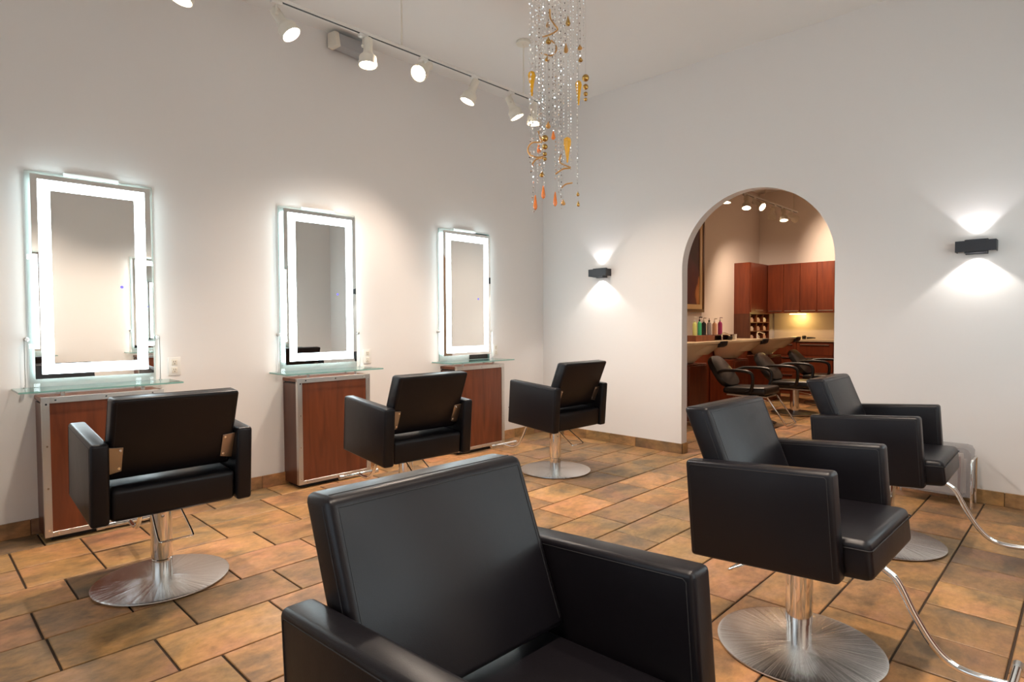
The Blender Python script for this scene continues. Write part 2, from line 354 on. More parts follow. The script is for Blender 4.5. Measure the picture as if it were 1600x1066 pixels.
# ---- skirting of cut tiles
def skirting(name, axis, segs, fixed, sgn):
    root = None
    for (a, b) in segs:
        p = a
        bk = MB()
        if axis == 'x': bk.box(a, b, min(fixed, fixed+sgn*.006), max(fixed, fixed+sgn*.006), 0, .088)
        else: bk.box(min(fixed, fixed+sgn*.006), max(fixed, fixed+sgn*.006), a, b, 0, .088)
        if root is None: root = struct(bk.build(name, MT['grout'], smooth=0))
        else: bk.build('grout_strip', MT['grout'], root, 0)
        while p < b-.01:
            q = min(p+random.choice((.30, .30, .445)), b)
            if b-q < .08: q = b
            t = .0125+random.uniform(0, .0012)
            lo, hi = (fixed+sgn*.001, fixed+sgn*t)
            mb = MB()
            if axis == 'x': mb.box(p+.0015, q-.0015, min(lo, hi), max(lo, hi), .001, .0925, .0012, 1)
            else: mb.box(min(lo, hi), max(lo, hi), p+.0015, q-.0015, .001, .0925, .0012, 1)
            mb.build('tile', MT['skirt'], root, 0); p = q
    return root
skirting('baseboard_left', 'y', [(-6.0, -.014)], 0, 1)
skirting('baseboard_back', 'x', [(0.0, AX0+.012), (AX1-.012, WX)], 0, -1)
bj = skirting('baseboard_arch', 'y', [(-.0005, WT)], AX0, 1)

# ------------------------------------------------------------------ salon chairs
TILT = .074
def tl(p):
    x, y, z = p; z -= .45; return (x*cos(TILT)-z*sin(TILT), y, .45+z*cos(TILT)+x*sin(TILT))
def make_chair():
    L = MT['leather']
    t = thing('salon_chair', 'x', 'chair')
    MB().lathe([(.0, .004), (.284, .004), (.289, .008), (.288, .012), (.276, .0145), (.06, .020), (.0, .020)], 72).build('base_disc', MT['disc'], t, 30)
    MB().lathe([(.0, .02), (.0435, .02), (.0435, .105), (.041, .108), (.041, .16), (0, .16)], 36).build('post', MT['chrome'], t)
    sl = MB().lathe([(.0435, .10), (.0465, .10), (.0465, .375), (0, .375)], 36).build('post_sleeve', MT['chrome'], t)
    MB().box(-.09, .09, -.09, .09, .372, .392, .004, 1, T=Matrix.Rotation(0, 4, 'X')).build('mounting_plate', MT['black'], t)
    # seat
    P = [(-.262, -.251, .385), (.304, -.251, .385), (.304, .251, .385), (-.262, .251, .385), (-.262, -.251, .53), (.300, -.251, .512), (.300, .251, .512), (-.262, .251, .53)]
    s = MB().hexa([tl(p) for p in P], .024, 4).build('seat', L, t)
    zz = .488
    MB().tube([tl(p) for p in ((-.05, -.2515, zz+.006), (.296, -.2515, zz-.004), (.3045, -.243, zz-.004), (.3045, .243, zz-.004), (.296, .2515, zz-.004), (-.05, .2515, zz+.006))], .0022, 6).build('seam', MT['seam'], s)
    # arms
    for sd in (1, -1):
        y0, y1 = (.2535, .322) if sd > 0 else (-.322, -.2535)
        P = [(-.275, y0, .383), (.227, y0, .383), (.227, y1, .383), (-.275, y1, .383), (-.275, y0, .731), (.227, y0, .731), (.227, y1, .731), (-.275, y1, .731)]
        a = MB().hexa([tl(p) for p in P], .014, 4).build('armrest', L, t)
        sm = MB()
        for yy in (y0, y1):
            sm.tube([tl(p) for p in ((-.258, yy, .40), (-.258, yy, .710), (-.252, yy, .7155), (.204, yy, .7155), (.210, yy, .710), (.210, yy, .40))], .0013, 6)
        sm.build('seam', MT['seam'], a)
    # back: lower front, leaning
    def bk(u, y, z):   # u: 0 rear 1 front
        k = (z-.55)/(.908-.55); xr = -.187-.120*k; th = .094+.006*k
        return tl((xr+u*th, y, z))
    zb, zt, wb = .548, .918, .2505
    P = [bk(0, -wb, zb), bk(1, -wb, zb), bk(1, wb, zb), bk(0, wb, zb), bk(0, -wb, zt), bk(1, -wb, zt), bk(1, wb, zt), bk(0, wb, zt)]
    b = MB().hexa(P, .017, 4).build('backrest', L, t)
    sm = MB()
    for sg in (-1, 1): sm.tube([bk(.74, sg*wb, zb+.02), bk(.74, sg*wb, zt-.017)], .0014, 6)
    sm.tube([bk(.74, -wb+.017, zt), bk(.74, wb-.017, zt)], .0014, 6)
    # raised seams that stand just inside the rounded edge of the front and rear panel
    for u in (1.0, 0.0):
        e = .0185; off = .012 if u else -.012
        pts = [(-(wb-e), zb+.02), (-(wb-e), zt-e), (wb-e, zt-e), (wb-e, zb+.02)]
        sm.tube([bk(u, p[0], p[1]) for p in pts], .0013, 6)
    sm.build('seam', MT['seam'], b)
    for sd in (1, -1):
        q = MB(); w0, w1 = .199, .2525
        for dz in (0,):
            o = -.05
            P = [bk(-.06, sd*w0, .59), bk(-.01, sd*w0, .59), bk(-.01, sd*w1, .578), bk(-.06, sd*w1, .578), bk(-.06, sd*w0, .70), bk(-.01, sd*w0, .70), bk(-.01, sd*w1, .705), bk(-.06, sd*w1, .705)]
            q.hexa(P, .001, 1)
        br = q.build('bracket', MT['bracket'], t)
        for z in (.605, .688):
            MB().cyl(bk(-.05, sd*(w0+.011), z), bk(-.10, sd*(w0+.011), z), .0055, 10).build('screw', MT['chrome'], br)
    # footrest
    path = bez([(.10, 0, .385), (.24, 0, .384), (.285, 0, .368), (.318, 0, .338), (.365, 0, .245), (.418, 0, .163), (.468, 0, .122), (.53, 0, .110), (.615, 0, .116)], 6)
    fr = MB().tube(path, .0115, 14).build('footrest', MT['chrome'], t)
    MB().cyl((.617, -.15, .117), (.617, .15, .117), .0135, 16).build('foot_bar', MT['chrome'], fr)
    for sd in (1, -1): MB().cyl((.617, sd*.118, .117), (.617, sd*.153, .117), .0158, 16).build('end_grip', MT['satin'], fr)
    # pump lever: wire loop behind the post
    lp = bez([(-.03, -.052, .368), (-.05, -.054, .362)], 1)+bez([(-.05, -.056, .360), (-.225, -.069, .250), (-.243, -.060, .240)], 5)+bez([(-.2445, -.05, .239), (-.2445, .05, .239)], 1)+bez([(-.243, .060, .240), (-.225, .069, .250), (-.05, .056, .360)], 5)+[Vector((-.03, .052, .368))]
    MB().tube(lp, .0042, 8).build('pump_lever', MT['chrome'], t)
    return t
CH = make_chair()
SPEC = [((3.660, -4.243), -1.06, .0, 'black leather salon chair nearest the camera, cut off by the bottom edge'),
        ((3.626, -2.692), -1.1, .0, 'black leather salon chair on the right, in front of the archway, with spun steel base'),
        ((3.586, -1.249), 1.09, .0, 'black leather salon chair on the right closest to the magazine rack and back wall'),
        ((1.231, -4.167), 178.77, .02, 'black leather salon chair at the leftmost lit mirror, seen from behind'),
        ((1.226, -2.749), 177.3, .014, 'black leather salon chair at the middle lit mirror, seen from behind'),
        ((1.237, -1.268), 178.4, .011, 'black leather salon chair at the mirror nearest the room corner, seen from behind')]
for i, (p, a, lift, lab) in enumerate(SPEC):
    o = CH if i == 0 else dup(CH)
    o['label'] = lab; o['group'] = 'black salon chairs at the styling stations'
    o.location = (p[0], p[1], 0); o.rotation_euler = (0, 0, radians(a))
    for c in o.children:
        if c.name.split('.')[0] not in ('base_disc', 'post'): c.location.z = lift

# ------------------------------------------------------------------ styling stations
def make_station():
    # local: wall plane x=0, front +x, y along wall, centre 0
    c = thing('styling_cabinet', 'x', 'cabinet')
    MB().box(.0, .195, -.27, .27, .0, .03).build('plinth', MT['dark'], c, 0)
    MB().box(.001, .232, -.286, .286, .03, .770, .002, 1).build('body', MT['cherry_d'], c, 0)
    for s in (1, -1):
        y0, y1 = (.286, .300) if s > 0 else (-.300, -.286)
        MB().box(.002, .226, y0, y1, .028, .776, .001, 1).build('side_panel', MT['cherry_d'], c, 0)
    MB().box(.0, .234, -.304, .304, .788, .812, .002, 1).build('top_board', MT['cherry'], c, 0)
    MB().box(.01, .225, -.29, .29, .770, .788).build('shadow_gap', MT['dark'], c, 0)
    MB().box(.2325, .238, -.268, .268, .055, .788, .001, 1).build('front_panel', MT['cherry'], c, 0)
    def trim(y0, y1, z0, z1, vert):
        tr = MB().box(.2335, .2425, y0, y1, z0, z1, .001, 1)
        if vert: e = y0 if y0 < 0 else y1; tr.box(.212, .2425, min(e, e+(.004 if e > 0 else -.004)), max(e, e+(.004 if e > 0 else -.004)), z0, z1)
        o = tr.build('trim', MT['alu'], c, 0)
        sc = MB()
        n = 4 if vert else 3
        for k in range(n):
            f = .05+.9*k/(n-1)
            yy, zz = ((y0+y1)/2, z0+(z1-z0)*f) if vert else (y0+(y1-y0)*f, (z0+z1)/2)
            sc.cyl((.242, yy, zz), (.2448, yy, zz), .0052, 10)
        sc.build('screws', MT['chrome'], o)
    trim(-.300, -.268, .03, .815, True); trim(.268, .300, .03, .815, True)
    trim(-.268, .268, .03, .058, False); trim(-.268, .268, .780, .815, False)
    # glass shelf
    s = thing('glass_shelf', 'x', 'shelf')
    b = MB().box(.002, .285, -.405, .405, .846, .856)
    b.m = [1, 0, 1, 1, 1, 1]; b.m = [0, 0, 1, 1, 1, 1]
    b.build('shelf_plate', [MT['glass'], MT['glass_edge']], s, 0)
    for yy in (-.2, .2):
        for xx in (.06, .2):
            MB().lathe([(0, .8155), (.011, .8155), (.011, .846), (0, .846)], 14, T=Matrix.Translation((xx, yy, 0))).build('standoff', MT['satin'], s)
    # lit mirror with glass back panel
    m = thing('lit_mirror', 'x', 'mirror')
    b = MB().box(.008, .014, -.322, .322, .858, 2.10); b.m = [0, 0, 1, 0, 1, 0]; b.m = [1, 1, 1, 0, 1, 0]
    b.build('glass_back_panel', [MT['glass'], MT['glass_edge']], m, 0)
    MB().box(.016, .050, -.288, .288, .922, 2.062).build('light_box', MT['led_side'], m, 0)
    MB().box(.050, .056, -.302, .302, .905, 2.080, .0008, 1).build('mirror_plate', MT['mirror'], m, 0)
    y, z0, z1, w = .270, .932, 2.053, .0585
    bd = MB()
    for a in ((-y, y, z1-w, z1), (-y, y, z0, z0+w), (-y, -y+w, z0+w, z1-w), (y-w, y, z0+w, z1-w)): bd.box(.0562, .0570, a[0], a[1], a[2], a[3])
    bd.build('light_band', MT['led'], m, 0)
    MB().lathe([(0, 0), (.009, 0), (.009, .0008), (0, .0008)], 14, T=Matrix.Translation((.0562, .135, 1.45)) @ Matrix.Rotation(pi/2, 4, 'Y')).build('touch_dot', MT['blue_dot'], m)
    MB().box(.002, .02, -.14, .14, 2.095, 2.118, .003, 1).build('top_bracket', MT['white'], m, 0)
    for s_ in (1, -1):
        MB().lathe([(0, .0), (.012, 0), (.012, .03), (.009, .033), (0, .033)], 14, T=Matrix.Translation((.002, s_*.334, 1.135)) @ Matrix.Rotation(pi/2, 4, 'Y')).build('side_pin', MT['satin'], m)
        MB().cyl((.03, s_*.345, .874), (.03, s_*.345, 1.13), .0025, 8).build('side_rod', MT['satin'], m)
        MB().lathe([(0, .8565), (.011, .8565), (.011, .860), (.004, .861), (.004, .875), (0, .875)], 12, T=Matrix.Translation((.03, s_*.345, 0))).build('clamp', MT['satin'], m)
    return c, s, m
c0, s0, m0 = make_station()
WHO = [('left', 'leftmost'), ('mid', 'middle'), ('corner', 'corner')]
CL = ['cherry wood styling cabinet with aluminium trim at the far left of the room', 'cherry wood styling cabinet with aluminium trim below the middle mirror', 'cherry wood styling cabinet with aluminium trim nearest the room corner']
SL = ['glass shelf on the far left styling cabinet', 'glass shelf below the middle lit mirror', 'glass shelf on the styling cabinet nearest the room corner']
ML = ['tall LED mirror at far left, the largest in view', 'tall LED mirror in the middle of the left wall row', 'tall LED mirror nearest the room corner']
for i, cy in enumerate((-4.172, -2.690, -1.165)):
    for root, labs, g in ((c0, CL, 'styling cabinets'), (s0, SL, 'glass shelves'), (m0, ML, 'lit mirrors')):
        o = root if i == 0 else dup(root)
        o['label'] = labs[i]; o['group'] = g; o.location = (0, cy, 0)
# the facing row on the right wall, seen in the mirrors
side = ['first', 'second', 'third']
for i, cy in enumerate((-4.10, -2.55, -1.05)):
    where = ['beside the camera', 'seen as a reflection in the leftmost mirror', 'next to the back wall'][i]
    for root, nm, g in ((c0, 'cherry wood styling cabinet on the right wall ', 'styling cabinets'), (s0, 'glass shelf on the right wall ', 'glass shelves'), (m0, 'tall LED mirror on the right wall ', 'lit mirrors')):
        dup(root, nm+where, (WX, cy, 0), pi, g)

# outlets
def outlet():
    t = thing('wall_outlet', 'x', 'outlet')
    pl = MB().box(.0, .006, -.038, .038, -.060, .060, .002, 2).build('cover_plate', MT['white'], t)
    for z in (.026, -.026):
        r = MB().box(.006, .0085, -.017, .017, z-.019, z+.019, .001, 2).build('receptacle', MT['cream'], t)
        h = MB()
        for yy in (-.006, .006): h.box(.0085, .0089, yy-.0013, yy+.0013, z, z+.010)
        h.box(.0085, .0089, -.0025, .0025, z-.012, z-.007)
        h.build('slots', MT['outlet_hole'], r, 0)
    return t
o0 = outlet()
for i, (y, lab) in enumerate(((-3.735, 'white wall outlet right of the leftmost mirror'), (-2.258, 'white wall outlet right of the middle mirror'), (-.748, 'white wall outlet right of the mirror nearest the corner'))):
    o = o0 if i == 0 else dup(o0)
    o['label'] = lab; o['group'] = 'wall outlets'; o.location = (0, y, .938)

# ------------------------------------------------------------------ wall sconces
def sconce(x, z, lab):
    t = thing('wall_sconce', lab, 'sconce', (x, 0, z), group='black up-down wall sconces')
    MB().box(-.06, .06, -.03, 0, -.05, .05, .002, 1).build('mounting_box', MT['sconce'], t, 0)
    b = MB().box(-.108, .108, -.095, -.09, -.036, .036, .001, 1)
    b.box(-.108, -.104, -.0905, -.003, -.036, .036, .0005, 1).box(.104, .108, -.0905, -.003, -.036, .036, .0005, 1)
    b.build('housing', MT['sconce'], t, 0)
    MB().box(-.058, .058, -.085, -.081, -.0445, .043).box(-.058, .058, -.034, -.03, -.0445, .043).box(-.058, -.054, -.081, -.034, -.0445, .043).box(.054, .058, -.081, -.034, -.0445, .043).box(-.054, .054, -.081, -.034, -.012, .012).build('lamp_module', MT['sconce'], t, 0)
    for s in (1, -1):
        MB().box(-.052, .052, -.079, -.036, *((.0122, .016) if s > 0 else (-.016, -.0122))).build('lens', MT['sconce_led'], t, 0)
        l = bpy.data.lights.new('sconce_beam', 'SPOT'); l.energy = 8.5 if s < 0 else 2.8; l.color = (.97, .95, 1.0) if s > 0 else (1.0, .97, .93); l.spot_size = radians(108 if s < 0 else 92); l.spot_blend = .28; l.shadow_soft_size = .012
        lo = bpy.data.objects.new('sconce_beam', l); COL.objects.link(lo); lo.parent = t; lo.location = (0, -.057, s*.052)
        lo.rotation_euler = Vector((0, .12, s)).to_track_quat('-Z', 'Y').to_euler()
    return t
sconce(.800, 1.715, 'black up-down wall sconce left of the archway')
sconce(3.830, 1.706, 'black up-down wall sconce right of the archway')

# ------------------------------------------------------------------ track lights
def rail(name, lab, x, y0, y1, z, rods):
    t = thing(name, lab, 'track light rail', (x, y0, z))
    b = MB().box(-.018, .018, 0, y1-y0, -.010, .010, .002, 1)
    b.build('rail', MT['white'], t, 0)
    MB().box(-.004, .012, .004, y1-y0-.004, -.0108, -.0098).build('slot', MT['slot'], t, 0)
    for yr in rods:
        r = MB().cyl((0, yr-y0, .01), (0, yr-y0, CEIL-z), .006, 10).build('hanger_rod', MT['cream'], t)
        MB().lathe([(0, 0), (.06, 0), (.062, .008), (.055, .024), (0, .024)], 24, T=Matrix.Translation((0, yr-y0, CEIL-z-.024))).build('ceiling_canopy', MT['cream'], r)
    return t
def head(x, y, z, aim, lab, group, power=SPOT_W, bulb='bulb', color=SPOT_C, size=96, drop=.05, sc=1.0):
    t = thing('track_spotlight', lab, 'spotlight', (x, y, z-.0105), group=group)
    MB().box(-.016, .016, -.032, .032, -.020, .0, .003, 1).build('adapter', MT['white'], t, 0)
    a = Vector(aim).normalized(); kn = Vector((0, 0, -.02-drop))
    st = MB().cyl((0, 0, -.02), kn, .0065, 10); st.lathe([(0, -.014), (.010, -.010), (.014, 0), (.010, .010), (0, .014)], 12, T=Matrix.Translation(kn)); st.build('stem', MT['cream'], t)
    R = a.to_track_quat('-Z', 'Y').to_matrix().to_4x4()
    side = R @ Vector((.030*sc, 0, 0))
    T = Matrix.Translation(kn - side + a*.012) @ R @ Matrix.Diagonal((sc, sc, sc, 1))
    MB().lathe([(0, .058), (.026, .058), (.029, .050), (.029, -.028), (.034, -.042), (.053, -.062), (.056, -.070), (.056, -.100), (.0585, -.102), (.0585, -.120), (.054, -.120), (.051, -.092), (0, -.088)], 32, T=T).build('housing', MT['cream'], t)
    MB().lathe([(0, -.1045), (.022, -.1035), (.036, -.0985), (.043, -.091), (0, -.0905)], 28, T=T).build('bulb', MT[bulb], t)
    l = bpy.data.lights.new('spot_beam', 'SPOT'); l.energy = power; l.color = color; l.spot_size = radians(size); l.spot_blend = .85; l.shadow_soft_size = .045*sc
    lo = bpy.data.objects.new('spot_beam', l); COL.objects.link(lo); lo.parent = t
    lo.location = T @ Vector((0, 0, -.122)); lo.rotation_euler = a.to_track_quat('-Z', 'Y').to_euler()
    return t
TX, TZ = 1.0, 3.080
rail('track_rail', 'white track light rail hanging along the mirror wall', TX, -5.3, -1.20, TZ, (-1.378, -2.585, -4.2))
ir = Vector((.717, .697, 0)); ic = Vector((.697, -.717, 0)); dn = Vector((0, 0, -1))
HD = [(-3.93, dn*.9-ir*.2+ic*.2, 'white track spotlight cut off by the top edge of the picture', 'bulb', SPOT_W),
      (-3.455, ir*.55+dn*.8+ic*.0, 'white track spotlight with cool bulb at the left end of the row in view', 'bulbw', SPOT_W*1.1),
      (-2.885, dn*.97+ic*.10, 'white track spotlight pointing straight down in front of the wall speaker', 'bulb', SPOT_W),
      (-2.405, ic*.72-ir*.36+dn*.62, 'white track spotlight third in the row, its face turned to the camera', 'bulb', SPOT_W*.8),
      (-1.93, dn*.9+ic*.04-ir*.38, 'white track spotlight fourth in the row, tilted to the left', 'bulb', SPOT_W),
      (-1.53, dn*.9+ir*.42-ic*.05, 'white track spotlight fifth in the row, tilted to the right', 'bulb', SPOT_W),
      (-1.30, dn*.97+ic*.05, 'white track spotlight at the end of the row behind the crystal strands', 'bulb', SPOT_W)]
for y, aim, lab, bl, pw in HD:
    head(TX, y, TZ, aim, lab, 'spotlights on the mirror wall track', pw, bl, SPOT_C if bl == 'bulb' else (1, .90, .86))
rail('track_rail', 'added white track light rail, out of view over the right hand chairs', 3.55, -5.6, -2.05, TZ, (-2.4, -4.4))  # second track is assumed, added out of view to light the right side
for i, y in enumerate((-2.35, -3.3, -4.2, -5.1)):
    head(3.55, y, TZ, ((.40, .12, -1), (.30, .2, -1), (.45, .1, -1), (.35, .2, -1))[i], 'added unseen track spotlight above the right hand chairs, ' + ('over the back chair', 'over the middle chair', 'over the nearest chair', 'over the camera')[i], 'added spotlights on the unseen right hand track', SPOT_W*.95)  # added heads, unseen, that light the right wall and chairs

# wall speaker high on the left wall
sp = thing('wall_speaker', 'cream wall speaker with grey grille high on the left wall', 'speaker', (0, -2.43, 3.44))
MB().hexa([(.03, -.155, -.05), (.15, -.12, -.06), (.15, .14, -.075), (.03, .155, -.07), (.03, -.155, .06), (.12, -.12, .055), (.12, .14, .05), (.03, .155, .055)], .012, 3).build('grille', MT['grille'], sp)
MB().hexa([(.022, -.165, -.055), (.152, -.158, -.064), (.152, -.118, -.066), (.022, -.118, -.06), (.022, -.165, .065), (.122, -.158, .058), (.122, -.118, .058), (.022, -.118, .065)], .008, 2).build('end_cap', MT['cream'], sp)
MB().box(0, .035, -.03, .03, -.03, .03, .003, 1).build('bracket', MT['cream'], sp)

# ------------------------------------------------------------------ crystal chandelier
CHC = Vector((2.33, -2.55)); DEP = (Vector((CHC.x, CHC.y, 1.9))-CAM).dot(FW)
def cpt(px, py, dd=0.0):
    d = ray(px, py); return CAM + d*(DEP+dd)
ch = thing('crystal_chandelier', 'tall chandelier of crystal bead strands with amber glass drops and gold balls', 'chandelier', (CHC.x, CHC.y, CEIL))
CO = Vector((CHC.x, CHC.y, CEIL))
MB().lathe([(0, -.03), (.19, -.03), (.20, -.024), (.20, -.004), (0, -.004)], 40).build('ceiling_plate', MT['satin'], ch)
def strand(px, pyb, kind, pyt=None, dd=None):
    dd = random.uniform(-.12, .12) if dd is None else dd
    b = cpt(px, pyb, dd); x, y, zb = b.x-CO.x, b.y-CO.y, b.z-CO.z
    zt = -.03 if pyt is None else cpt(px, pyt, dd).z-CO.z
    mb = MB(); w = MB()
    mb.tube([(x, y, -.03), (x, y, zb)], .0007, 4, mi=1)
    if kind != 'wire':
        z = zb; k = 0
        step = {'fine': .016, 'bead': .021, 'crystal': .026, 'smoke': .019}[kind]
        while z < zt:
            if kind == 'fine': mb.octa((x, y, z), .0034, .0068)
            elif kind == 'bead': mb.octa((x+.0015*sin(k), y, z), .0064, .0072, 0)
            elif kind == 'crystal': mb.octa((x+.003*sin(k*1.7), y+.003*cos(k), z), .0048+.0022*(k % 3 == 0), .0095, 0)
            else: mb.octa((x+.002*sin(k), y, z), .0042, .006, 2 if k % 2 else 0)
            z += step*random.uniform(.85, 1.2); k += 1
    return mb.build('bead_strand', [MT['bead'], MT['wire'], MT['smoke']], ch, 0)
for a in [(829, 268, 'crystal'), (833, 330, 'crystal'), (843, 258, 'bead'), (837, 120, 'crystal'), (848, 240, 'fine'), (852, 205, 'fine'), (858, 196, 'smoke'), (866, 190, 'fine'),
          (864, 215, 'smoke'), (868, 278, 'bead'), (873, 300, 'fine'), (877, 325, 'smoke'), (874, 205, 'crystal'), (883, 70, 'smoke'), (881, 260, 'fine'), (888, 210, 'fine'), (892, 265, 'fine'),
          (902, 286, 'fine'), (906, 100, 'smoke'), (912, 80, 'fine'), (840, 285, 'fine'), (915, 115, 'wire'), (845, 270, 'crystal'), (896, 120, 'fine'), (856, 130, 'wire'), (850, 290, 'fine'), (903, 300, 'wire')]:
    strand(*a)
def pend(name, px, py0, py1, r, mat, kind, dd=0):
    a, b = cpt(px, py0, dd)-CO, cpt(px, py1, dd)-CO; h = a.z-b.z
    T = Matrix.Translation((b.x, b.y, b.z)); mb = MB(); s = h
    if kind == 'cone': pr = [(0, 0), (r*.22, .04*s), (r*.42, .30*s), (r*.80, .66*s), (r, .82*s), (r*.82, .93*s), (r*.3, .98*s), (0, s)]
    elif kind == 'drop': pr = [(0, 0), (r*.7, .06*s), (r, .25*s), (r*.85, .45*s), (r*.3, .8*s), (r*.12, s), (0, s)]
    elif kind == 'spear': pr = [(0, 0), (r*.8, .12*s), (r*1, .26*s), (r*.5, .8*s), (r*.2, s), (0, s)]
    else: pr = [(r*sin(pi*k/10), h/2-h/2*cos(pi*k/10)) for k in range(11)]
    n = 8 if kind in ('cone', 'spear') else 16
    mb.lathe(pr, n, T=T); mb.tube([(a.x, a.y, -.03), (a.x, a.y, a.z)], .0007, 4, mi=1)
    return mb.build(name, [MT[mat], MT['wire']], ch, 60 if kind != 'cone' and kind != 'spear' else 20)
U = DEP/FPX
for px, y0, y1, rr in ((831, 111, 151, 6), (904, 126, 165, 5.2), (886.5, 214, 255, 6)): pend('amber_drop', px, y0, y1, rr*U, 'amber', 'cone', random.uniform(-.06, .06))
for px, y0, y1 in ((836.5, 305, 329), (849, 290, 311), (867.5, 300, 323), (842, 225, 240), (864.5, 205, 219)): pend('orange_drop', px, y0, y1, 3.2*U, 'orange', 'spear', random.uniform(-.06, .06))
for px, ys, dd in ((915, ((122, 5.6), (136, 4.4), (147, 3.5), (155.5, 2.8)), .05), (851.5, ((216.5, 5.2), (229.5, 4.2), (241, 3.2), (248.5, 3)), -.07)):
    for y, r in ys: pend('gold_ball', px, y-r, y+r, r*U, 'gold', 'ball', dd)
for px, y0, y1, rr in ((856, 33, 43, 3), (857, 58, 69, 4.4), (887.5, 25, 41, 3.8), (884.5, 68, 83, 3.8), (855, 88, 96, 4), (856.5, 190, 201, 4), (847, 268, 277, 4.5), (880, 312, 321, 3.8), (906, 70, 78, 4), (907, 89, 97, 3.8), (903, 299, 307, 2.4), (903.5, 314, 323, 2.6)):
    pend('topaz_bead', px, y0, y1, rr*U, 'ribbon' if int(px) % 2 == 0 else 'gold', 'drop', random.uniform(-.05, .05))
for pts, dd in (([(859, 14), (860, 28), (866, 38), (871, 46), (862, 53), (848, 58)], -.03), ([(861, 63), (868, 70), (869, 79), (861, 87), (846, 83)], .02),
                ([(841, 205), (844, 216), (846, 222), (832, 223), (825, 232), (828, 242), (840, 246), (851, 244)], -.05), ([(877, 241), (875, 254), (891, 262), (880, 264), (868, 272)], .02), ([(878, 293), (884, 288), (894, 286)], .03), ([(832, 256), (838, 249), (848, 247)], 0)):
    P = bez([cpt(p[0], p[1], dd+.02*sin(i*1.9))-CO for i, p in enumerate(pts)], 6)
    MB().tube(P, .0042, 8).build('gold_ribbon', MT['ribbon'], ch)

# ------------------------------------------------------------------ magazine rack by the back wall
mr = thing('magazine_rack', 'grey acrylic magazine rack with chrome legs behind the back right chair', 'magazine rack', (3.64, -.135, 0))
for y, tl_, nm in ((-.075, -.035, 'front_panel'), (.045, .035, 'rear_panel')):
    b = bmesh.new(); pr = [(-.205, .07), (.205, .07), (.205, .36), (.19, .385), (.165, .392), (-.165, .392), (-.19, .385), (-.205, .36)]
    vs = [(x, y+tl_*(z-.07)/.32, z) for x, z in pr]+[(x, y+.006+tl_*(z-.07)/.32, z) for x, z in pr]; n = len(pr)
    MB().add(vs, [list(range(n))[::-1], list(range(n, 2*n))]+[[i, (i+1) % n, n+(i+1) % n, n+i] for i in range(n)]).build(nm, MT['acrylic'], mr, 0); b.free()
MB().box(-.20, .20, -.07, .045, .066, .072).build('tray', MT['acrylic'], mr, 0)
for sx in (-1, 1):
    MB().tube([(sx*.212, -.11, .004), (sx*.212, -.11, .30), (sx*.212, -.10, .318), (sx*.212, .075, .318), (sx*.212, .085, .30), (sx*.212, .085, .004)], .0075, 10).build('leg_frame', MT['chrome'], mr)
for i in range(4):
    y = -.045+i*.022; m_ = MB().box(-.18+.02*i, .13+.012*i, y, y+.012, .074, .30+.02*(i % 3), .001, 1)
    o = tag(m_.build('magazine', MT['paper2'] if i == 1 else MT['paper'], None, 0, (3.64, -.135, 0)), ('magazine with pale cover at the front of the acrylic rack', 'reddish magazine, second from the front in the acrylic rack', 'pale magazine, third from the front in the acrylic rack', 'pale magazine at the back of the acrylic rack')[i], 'magazine', 'magazines in the rack')

# ------------------------------------------------------------------ room beyond the arch
# framed picture
pc = thing('framed_picture', 'large framed abstract painting in dark plum and orange on the far left wall', 'picture', (0, 3.12, 1.36))
f = MB()
for a in ((-.62, .62, 0, .045), (-.62, .62, 1.355, 1.40), (-.62, -.575, .045, 1.355), (.575, .62, .045, 1.355)): f.box(.002, .045, a[0], a[1], a[2], a[3], .003, 1)
f.build('outer_frame', plain('brown_frame', (.13, .055, .02), .35), pc, 0)
f = MB()
for a in ((-.575, .575, .045, .12), (-.575, .575, 1.28, 1.355), (-.575, -.50, .12, 1.28), (.50, .575, .12, 1.28)): f.box(.003, .034, a[0], a[1], a[2], a[3], .003, 1)
f.build('inner_frame', plain('pale_gold_frame', (.72, .50, .27), .35), pc, 0)
am, nt, bb, N, L = M_('abstract_painting')
t_ = N.new('ShaderNodeTexCoord'); n_ = N.new('ShaderNodeTexNoise'); n_.inputs['Scale'].default_value = 1.6; n_.inputs['Detail'].default_value = 2; n_.inputs['Distortion'].default_value = .2
r_ = N.new('ShaderNodeValToRGB'); e = r_.color_ramp.elements; e[0].position = .35; e[0].color = (.05, .012, .02, 1); e[1].position = .75; e[1].color = (.75, .42, .18, 1)
for p, c in ((.48, (.11, .02, .035)), (.56, (.14, .03, .03)), (.6, (.55, .2, .06))): x = e.new(p); x.color = (*c, 1)
L.new(t_.outputs['Object'], n_.inputs['Vector']); L.new(n_.outputs['Fac'], r_.inputs[0]); L.new(r_.outputs[0], bb.inputs['Base Color'])
MB().box(.004, .02, -.50, .50, .12, 1.28).build('canvas', am, pc, 0)

